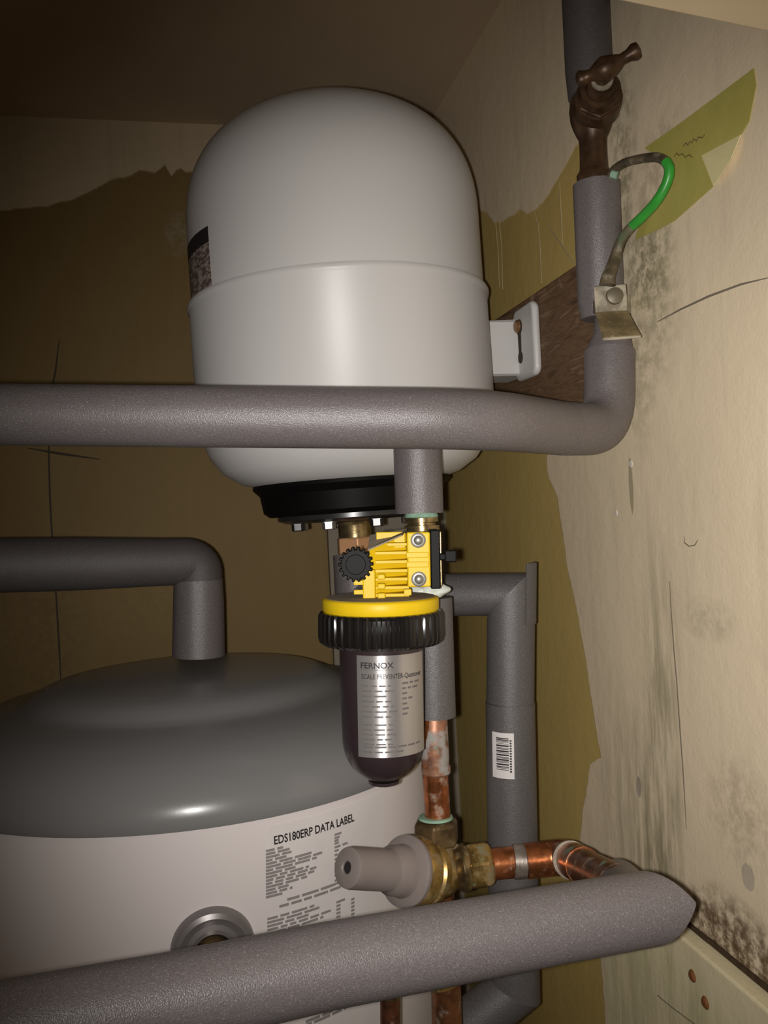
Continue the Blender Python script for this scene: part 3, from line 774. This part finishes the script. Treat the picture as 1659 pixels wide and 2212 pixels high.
# --- fittings above and below the yellow head
# ------------------------------------------------------------------ scale filter
FD = .68; fk = FD / F
fo_ = P(822, 1300, FD); fup = (P(820, 1150, FD) - P(830, 1690, FD)).normalized()
xx = Vector((1, 0, 0)); yy = fup.cross(xx).normalized(); xx = yy.cross(fup)
Mf = Matrix(((xx.x, yy.x, fup.x, fo_.x), (xx.y, yy.y, fup.y, fo_.y), (xx.z, yy.z, fup.z, fo_.z), (0, 0, 0, 1)))
flt = thing('scale_filter', 'yellow and black scale filter with a smoked bowl and silver label', 'water filter', None, Mf @ Matrix.Translation((0, 0, -.14)))
def L(px, py, d=0.0):           # local filter coordinates of a pixel at depth FD+d
    p = P(px, py, FD + d); return Mf.inverted() @ p
def fz(py): return (1300 - py) * fk
S = fk
MB().lathe([(0, 12 * S), (118 * S, 11 * S), (124 * S, 9 * S), (126 * S, 5 * S), (126 * S, -14 * S), (123 * S, -19 * S), (60 * S, -19 * S)], 80, Mf).build('yellow_disc', YEL, flt, smooth=50)
MB().lathe([(0, 12.6 * S), (117 * S, 11.6 * S), (117 * S, 11.2 * S)], 80, Mf).build('dust_film', DUST, flt)
# ribbed collar
nr = 44; col = MB(); ring_prof = [(-17, 120), (-19, 128), (-26, 132), (-72, 133), (-82, 130), (-88, 122), (-89, 95)]
vs_, fs = [], []
n = nr * 6
for z, r in ring_prof:
    for i in range(n):
        ph = i % 6; amp = 3.2 if (ph in (1, 2, 3)) else 0.0
        if z in (-17, -89): amp = 0
        rr = (r + amp) * S; an = 2 * math.pi * i / n
        vs_.append((rr * math.cos(an), rr * math.sin(an), z * S))
for j in range(len(ring_prof) - 1):
    for i in range(n):
        i2 = (i + 1) % n; fs.append([j * n + i, j * n + i2, (j + 1) * n + i2, (j + 1) * n + i])
fs.append(list(range(n))); fs.append([(len(ring_prof) - 1) * n + i for i in range(n)])
MB().add(vs_, fs, Mf).build('ribbed_collar', BLACKG, flt, smooth=25)
bp = [(60, -80), (91, -84), (90, -200), (88, -290)]
for k_ in range(1, 15):
    a = math.pi / 2 * k_ / 15; bp.append((88 * math.cos(a) ** .9, -290 - 96 * math.sin(a)))
bp += [(34, -383), (33, -390), (26, -393), (0, -393)]
MB().lathe([(r * S, z * S) for r, z in bp], 72, Mf).build('bowl', BOWL, flt, smooth=50)
# silver label
AC = -math.pi / 2        # towards the viewer
aL, aR = AC - math.radians(34), AC + math.radians(72)
sl = patch(90.8 * S, aL, aR, fz(1612), fz(1402), 30, Mf, .0003).build('silver_label', SILVER, flt, smooth=40)
RL = 91.9 * S
def ang(px): return AC + math.asin(max(-.98, min(.98, (px - 827) / 90.0)))
text_on_cyl('FERNOX', RL, ang(785), ang(852), fz(1428), fz(1428), 12 * S, Mf, .02).build('brand_lettering', INK, sl, smooth=0)
text_on_cyl('SCALE PREVENTER-Quantomat', RL, ang(786), ang(907), fz(1450), fz(1450), 10 * S, Mf, .01).build('title_lettering', INK, sl, smooth=0)
rows = []
rows.append(([(ang(785), ang(852))], fz(1431.5), 1.0 * S))
for i in range(7):
    y = 1466 + i * 10.6
    rows.append((words(ang(787), ang(random.choice([838, 846, 852, 858])), RL, .004, .010, .0016), fz(y), 3.4 * S))
    rows.append((words(ang(868), ang([904, 902, 882, 889, 882, 881, 880][i]), RL, .003, .006, .0016), fz(y - 3), 4.2 * S))
for i in range(5):
    rows.append((words(ang(787), ang(random.choice([848, 855, 862])), RL, .004, .010, .0016), fz(1546 + i * 10), 3.2 * S))
rows.append((words(ang(787), ang(903), RL, .004, .009, .0014), fz(1592), 3.6 * S)); rows.append((words(ang(787), ang(872), RL, .004, .009, .0014), fz(1602), 3.2 * S))
bars(RL, Mf, rows).build('small_print', INKS, sl, smooth=0)['kind'] = 'stuff'
# yellow head (pixel-sized local units, x from 822, z from 1300)
def X(px): return (px - 822) * S
def Zp(py): return (1300 - py) * S
hv = [(X(800), -18 * S, Zp(1292)), (X(884), 40 * S, Zp(1292)), (X(884), 70 * S, Zp(1292)), (X(800), 70 * S, Zp(1292)),
      (X(800), -18 * S, Zp(1186)), (X(884), 40 * S, Zp(1152)), (X(884), 70 * S, Zp(1152)), (X(800), 70 * S, Zp(1186))]
head = MB().add(hv, [[0, 3, 2, 1], [4, 5, 6, 7], [0, 1, 5, 4], [1, 2, 6, 5], [2, 3, 7, 6], [3, 0, 4, 7]], Mf).build('head_body', YEL, flt, smooth=0, bevel=.0008)
# dusty sloping shoulder
MB().add([(X(797), -38 * S, Zp(1188)), (X(870), -30 * S, Zp(1158)), (X(884), 60 * S, Zp(1147)), (X(800), 60 * S, Zp(1160)), (X(797), -38 * S, Zp(1185)), (X(870), -30 * S, Zp(1155)), (X(884), 60 * S, Zp(1144)), (X(800), 60 * S, Zp(1157))], [[0, 3, 2, 1], [4, 5, 6, 7], [0, 1, 5, 4], [1, 2, 6, 5], [2, 3, 7, 6], [3, 0, 4, 7]], Mf).build('dusty_shoulder', DUST, head, smooth=0)
MB().prism([(X(815), Zp(1186)), (X(878), Zp(1186)), (X(878), Zp(1150)), (X(815), Zp(1150))], 20 * S, 62 * S, Mf).build('back_block', YEL, head, smooth=0, bevel=.0006)
for i, y in enumerate([1176, 1194, 1213, 1232, 1250, 1268, 1284]):
    x_l = 838 if i == 0 else 812
    MB().box((X(x_l), -24 * S, Zp(y + 3.5)), (X(884), 42 * S, Zp(y - 3.5)), Mf).build('fin', YEL, head, smooth=0, bevel=.0004)
MB().box((X(880), -46 * S, Zp(1266)), (X(929), 34 * S, Zp(1150)), Mf).build('clamp_block', YEL, head, smooth=0, bevel=.0012)
for y in (1198, 1218): MB().box((X(878), -51 * S, Zp(y + 6)), (X(925), -44 * S, Zp(y - 6)), Mf).build('fin', YEL, head, smooth=0, bevel=.0006)
MB().box((X(872), -44 * S, Zp(1283)), (X(888), -10 * S, Zp(1270)), Mf).build('fin', YEL, head, smooth=0, bevel=.0005)
for y in (1243, 1263, 1283):
    MB().box((X(816), -46 * S, Zp(y + 6)), (X(833), -30 * S, Zp(y - 6)), Mf).build('stud', YEL, head, smooth=0, bevel=.001)
MB().box((X(785), -40 * S, Zp(1290)), (X(812), 10 * S, Zp(1228)), Mf).build('post', YEL, head, smooth=0, bevel=.001)
for y in (1255, 1275): MB().box((X(766), -38 * S, Zp(y + 5)), (X(790), -28 * S, Zp(y - 5)), Mf).build('fin', YEL, head, smooth=0, bevel=.0005)
for y in (1167, 1249):
    Mb_ = Mf @ Matrix.Translation((X(904), -46 * S, Zp(y))) @ Matrix.Rotation(math.radians(90), 4, 'X')
    wsh = MB().lathe([(7 * S, 0), (16 * S, 0), (16 * S, 2 * S), (14.5 * S, 3 * S), (9 * S, 3 * S)], 28, Mb_).build('washer', BOLTM, flt)
    MB().lathe([(10 * S, 2 * S), (10 * S, 7 * S), (8.5 * S, 9.5 * S), (6 * S, 11 * S), (3 * S, 11.8 * S), (0, 12 * S)], 24, Mb_).build('bolt', BOLTM, wsh)
MB().box((X(930), -30 * S, Zp(1272)), (X(951), 80 * S, Zp(1146)), Mf).build('back_clamp', BLACK, flt, smooth=0, bevel=.001)
MB().box((X(951), 10 * S, Zp(1270)), (X(957), 70 * S, Zp(1150)), Mf).build('clamp_strap', BRASSP, flt, smooth=0, bevel=.0008)
lev = MB().box((X(935), -2 * S, Zp(1213)), (X(966), 14 * S, Zp(1198)), Mf); lev.box((X(962), -6 * S, Zp(1217)), (X(988), 18 * S, Zp(1191)), Mf)
lev.build('lever', BLACK, flt, smooth=0, bevel=.001)
# toothed knob
kn = MB(); nt = 18; poly = []
for i in range(nt):
    for (da, rr) in ((-.30, 31), (-.22, 37), (.22, 37), (.30, 31)):
        an = 2 * math.pi * (i + da) / nt; poly.append((X(772) + rr * S * math.cos(an), Zp(1215) + rr * S * math.sin(an)))
kn.prism(poly, -62 * S, -22 * S, Mf); kn.build('knob', BLACK, flt, smooth=0, bevel=.0006)
Mk = Mf @ Matrix.Translation((X(772), -62 * S, Zp(1215))) @ Matrix.Rotation(math.radians(90), 4, 'X')
MB().lathe([(0, .0006), (20 * S, .0006), (22 * S, -.0004)], 30, Mk).build('knob_cap', BLACK, flt)
MB().sweep([Mf @ Vector((X(772), -30 * S, Zp(1215))), Mf @ Vector((X(806), 10 * S, Zp(1215)))], 14 * S, 18).build('knob_stem', YEL, flt)
# pipe connections
pfit = thing('pipe_coupling', 'tarnished brass coupling with green crust on top of the yellow filter head', 'pipe fitting', P(912, 1150, .755))
sleeve('coupling_body', [(910, 1116, .755, 66), (910, 1119, .755, 72), (911, 1128, .755, 72), (911, 1129, .755, 60), (911, 1134, .755, 60), (911, 1135, .755, 76), (912, 1150, .755, 76), (913, 1200, .755, 70)], BRASSP, pfit)
sleeve('green_crust', [(909, 1106, .755, 66), (910, 1116, .755, 74), (910, 1120, .755, 66)], GREENJ, pfit)
pj = thing('pipe_coupling', 'coupling smeared with pale jointing paste under the yellow filter head', 'pipe fitting', P(918, 1290, .755))
sleeve('coupling_body', [(914, 1255, .755, 66), (916, 1268, .755, 76), (917, 1290, .755, 76)], BRASSP, pj)
def lump(c, r, mat, name, parent, sx=(1, 1, 1), seed=0):
    bm = bmesh.new(); bmesh.ops.create_icosphere(bm, subdivisions=3, radius=1)
    rnd = random.Random(seed); off = [Vector((rnd.uniform(-1, 1), rnd.uniform(-1, 1), rnd.uniform(-1, 1))).normalized() for _ in range(7)]
    vs_ = []
    for v in bm.verts:
        d = 1 + sum(.10 * math.sin(5 * v.co.dot(o_) + i) for i, o_ in enumerate(off)) * .5
        vs_.append(c + Vector((v.co.x * sx[0], v.co.y * sx[1], v.co.z * sx[2])) * r * d)
    fs = [[v.index for v in f.verts] for f in bm.faces]; bm.verts.index_update(); bm.free()
    return MB().add(vs_, fs).build(name, mat, parent, smooth=80)
lump(P(938, 1276, .722), .008, WHITEJ, 'paste_smear', pj, (1.5, .9, .75), 3)
lump(P(905, 1276, .722), .006, WHITEJ, 'paste_smear', pj, (1.8, .9, .7), 5)

# --- F: vessel feed and the long right-hand drop
rv = thing('insulated_pipe', 'grey lagged pipe from the vessel turning down beside the right wall, with a barcode sticker', 'pipe', P(1108, 2130, .86))
A0, A1 = P(769, 1200, .93), P(771, 1287, .925); C0 = P(1104, 1284, .862); D0 = P(1102, 1516, .862)
d1, d2, d3 = (A1 - A0).normalized(), (C0 - A1).normalized(), (D0 - C0).normalized()
MB().sweep([A0, A1], [pw(100, .93), pw(92, .925)], 32, None, d1 + d2).build('foam_sleeve', FOAM, rv)
MB().sweep([A1, C0], [pw(90, .925), pw(92, .862)], 32, d1 + d2, d2 + d3).build('foam_sleeve', FOAM_P, rv)
MB().sweep([C0, D0], [pw(103, .862), pw(103, .862)], 32, d2 + d3, None).build('foam_sleeve', FOAM_P, rv)
up_ = -d3; xh = Vector((1, 0, 0)); yh = up_.cross(xh).normalized(); xh = yh.cross(up_)
Mfl = Matrix(((xh.x, yh.x, up_.x, C0.x), (xh.y, yh.y, up_.y, C0.y), (xh.z, yh.z, up_.z, C0.z), (0, 0, 0, 1)))
kf = .862 / F
patch(51.6 * kf, -math.pi / 2 + math.radians(28), math.radians(20), -60 * kf, 70 * kf, 12, Mfl, .0012).build('foam_flap', FOAM_P, rv)
D1, E0 = P(1112, 2135, .862), P(985, 2240, .862)
d4, d5 = (D1 - D0).normalized(), (E0 - D1).normalized()
rp = pw(108, .862)
drop = MB().sweep([D0, D0.lerp(D1, .5), D1], [pw(106, .862), rp, rp], 32, None, d4 + d5).build('foam_sleeve', FOAM_P, rv)
MB().sweep([D1, E0], [rp, rp], 32, d4 + d5, None).build('foam_sleeve', FOAM_P, rv)
# barcode sticker on the drop
sc0 = P(1081, 1620, .862); ax = D0.lerp(D1, .17)
t_ = (P(1103, 1620, .862)); upv = -d4
xh = Vector((1, 0, 0)); yh = upv.cross(xh).normalized(); xh = yh.cross(upv)
# axis point at same height
s_ = (sc0.z - D0.z) / (D1.z - D0.z); axp = D0.lerp(D1, s_)
Mst = Matrix(((xh.x, yh.x, upv.x, axp.x), (xh.y, yh.y, upv.y, axp.y), (xh.z, yh.z, upv.z, axp.z), (0, 0, 0, 1)))
kk = .862 / F; rs = pw(107.4, .862)
def sa(px): return AC + math.asin((px - 1104) / 54.0)
hz = 48 * kk
skr = patch(rs, sa(1060.5), sa(1103), -hz, hz, 10, Mst, .0003).build('barcode_sticker', STICK, rv)
rows = []; y = -30.0
rb = random.Random(3)
while y < 36:
    w = rb.choice([1.0, 1.4, 2.2, 3.2, 1.2]); rows.append(([(sa(1068), sa(1092))], (y) * kk, w * kk)); y += w + rb.choice([1.0, 1.3, 2.2])
for i in range(13): rows.append(([(sa(1094), sa(1098))], (-34 + i * 5.4) * kk, 3.4 * kk))
bars(rs + .0006, Mst, rows).build('barcode_bars', INK, skr, smooth=0)

# --- G: hot outlet from the cylinder crown, going left
ho = thing('insulated_pipe', 'dark grey lagged pipe rising from the cylinder lid and running off to the left', 'pipe', P(430, 1416, 1.0))
sleeve('foam_sleeve', [(428, 1252, .985, 104), (429, 1300, .985, 108), (429, 1416, .985, 112)], FOAM, ho)
hp = path_round([P(-900, 1240, .80), P(-160, 1224, .90), P(250, 1216, .95), P(430, 1212, .985), P(431, 1275, .985)], [0, 0, .05, .034, 0], 10)
rr = [pw(122, .90) + (pw(98, .985) - pw(122, .90)) * min(1, max(0, i - 1) / 16) for i in range(len(hp))]
sleeve_path('foam_sleeve', hp, rr, FOAM_D, ho, smooth=60)

# --- C: pressure relief / reducing valve
pv = thing('pressure_valve', 'brass pressure valve with a grey plastic cap below the filter', 'valve', P(945, 1960, .76))
pc = P(946, 1886, .762); pl = P(748, 1874, .692)
ax_ = (pl - pc).normalized()
q = Vector((0, 0, 1)).rotation_difference(ax_).to_matrix().to_4x4(); Mpv = Matrix.Translation(pc) @ q
u = .75 / F
LA = (pl - pc).length / u
brassp = [(20, -34), (44, -30), (50, -20), (52, 0), (54, 14), (52, 20), (54, 24), (64, 28), (70, 34), (71, 50), (66, 54), (63, 57), (66, 60), (73, 64), (75, 72), (75, 92), (72, 98), (40, 99)]
MB().lathe([(r * u, z * u) for r, z in brassp], 48, Mpv).build('valve_body', BRASS, pv, smooth=40)
capp = [(40, 97), (72, 97), (74, 102), (73, 108), (66, 112), (54, 116), (52, 122), (50, 148), (44, 156), (42, 162), (41, LA - 14), (39, LA - 4), (34, LA - 1), (14, LA), (12, LA - 2), (12, LA - 8), (0, LA - 8)]
cap = MB().lathe([(r * u, z * u) for r, z in capp], 48, Mpv).build('plastic_cap', GREYP, pv, smooth=40)
MB().lathe([(0, (LA - 4) * u), (11 * u, (LA - 4) * u), (11 * u, (LA - 7) * u)], 20, Mpv).build('cap_recess', INK, cap)
# upper inlet neck and compression nut
t0, t1 = P(941, 1764, .765), P(946, 1890, .763)
tv = (t0 - t1).normalized(); q = Vector((0, 0, 1)).rotation_difference(tv).to_matrix().to_4x4(); Mtn = Matrix.Translation(t1) @ q
LT = (t0 - t1).length / u
MB().lathe([(r * u, z * u) for r, z in [(30, -10), (40, 20), (38, 40), (36, 58), (39, 64), (39, 78), (32, 82)]], 36, Mtn).build('inlet_neck', BRASS, pv, smooth=40)
MB().lathe([(r * u, z * u) for r, z in [(30, LT - 62), (50, LT - 58), (52, LT - 54), (52, LT - 16), (48, LT - 8), (34, LT - 4), (30, LT)]], 6, Mtn @ Matrix.Rotation(.35, 4, 'Z')).build('compression_nut', m_copper('dark_nut', (.20, .13, .06), .3, .4, 6., .6, (.16, .14, .08), (.14, .24, .16)), pv, smooth=0, bevel=.0015)
MB().lathe([(r * u, z * u) for r, z in [(28, LT - 6), (38, LT - 4), (37, LT + 1), (29, LT + 2)]], 28, Mtn).build('green_crust', GREENJ, pv)
# outlet side: collar and nut to the right
o0, o1 = P(962, 1880, .763), P(1062, 1866, .768)
ov = (o1 - o0).normalized(); q = Vector((0, 0, 1)).rotation_difference(ov).to_matrix().to_4x4(); Mo = Matrix.Translation(o0) @ q
LO = (o1 - o0).length / u
MB().lathe([(r * u, z * u) for r, z in [(40, -10), (36, 18), (44, 26), (51, 34), (51, 46), (46, 52)]], 36, Mo).build('outlet_collar', BRASSP, pv, smooth=40)
MB().lathe([(r * u, z * u) for r, z in [(40, 48), (50, 50), (52, 54), (52, LO - 14), (48, LO - 6), (38, LO)]], 6, Mo @ Matrix.Rotation(.2, 4, 'Z')).build('outlet_nut', BRASS, pv, smooth=0, bevel=.0015)

# --- D: outlet copper with elbow
oc = thing('copper_pipe', 'bright copper outlet pipe with soldered elbow running into the lower lagged pipe', 'pipe', P(1200, 1890, .76))
sleeve('copper_tube', [(1056, 1867, .768, 66), (1110, 1862, .77, 66)], COPPER, oc)
sleeve('solder_ring', [(1108, 1862, .77, 66), (1110, 1862, .77, 72), (1134, 1860, .77, 72), (1137, 1860, .77, 66)], m_copper('solder', (.42, .36, .31), .2, .4, 1.5, .6), oc)
ep = path_round([P(1135, 1860, .77), P(1222, 1850, .772), P(1262, 1872, .705)], [0, .030, 0], 10)
sleeve_path('elbow', ep, [pw(74, .77)] * len(ep), COPPER, oc)
dd = (P(1345, 1915, .60) - P(1240, 1862, .735)).normalized()
e0 = P(1232, 1857, .745)
MB().sweep([e0, e0 + dd * .004], [pw(80, .745), pw(80, .745)], 28).build('solder_ring', m_copper('solder_pale', (.34, .29, .23), .2, .5, 2.5, .4), oc)
MB().sweep([P(1240, 1862, .735), P(1345, 1915, .60)], [.0138, .0138], 28).build('copper_tube', m_copper('brown_copper', (.30, .11, .045), .3, .35, 7.0, .75), oc)

# --- E: lower front lagged pipe with mitred end
lf = thing('insulated_pipe', 'thick grey lagged pipe sloping across the bottom front with a mitred right end', 'pipe', P(1420, 1965, .50))
lq = [P(-1200, 2445, .300), P(-220, 2272, .372), P(350, 2163, .426), P(700, 2087, .466), P(1200, 1996, .512), P(1393, 1963, .53)]
Q1 = lq[-1]; Q2 = P(1335, 1912, .64)
d1 = (Q1 - lq[-2]).normalized(); d2 = (Q2 - Q1).normalized()
MB().sweep(lq, .0212, 64, tip=Vector((-.25, -1, .38))).build('foam_sleeve', FOAM, lf)
MB().sweep([Q1 + d2 * .006 - d1 * .004, Q2], .0180, 40, d1 + d2, None).build('foam_sleeve', FOAM, lf)

# --- H: copper tails below
ct = thing('copper_pipe', 'brown copper pipe dropping below the brass valve at the bottom edge', 'pipe', P(962, 2230, .763))
sleeve('copper_tube', [(950, 1930, .763, 62), (963, 2120, .763, 64), (968, 2300, .763, 66)], m_copper('brown_copper_pipe', (.34, .14, .06), .3, .4, 9.0, .7), ct)
sleeve('end_nut', [(957, 2060, .763, 72), (961, 2122, .763, 72), (962, 2124, .763, 64)], BRASS, ct)
ct2 = thing('copper_pipe', 'thin dark copper pipe with a brass nut in front of the data label', 'pipe', P(843, 2230, .69))
sleeve('copper_tube', [(842, 2080, .69, 42), (843, 2330, .69, 43)], m_copper('dark_copper', (.22, .085, .045), .2, .4, 11., .7), ct2)
sleeve('brass_nut', [(842, 2084, .69, 56), (842, 2128, .69, 56), (842, 2134, .69, 47), (842, 2152, .69, 46), (842, 2154, .69, 42)], BRASSP, ct2)
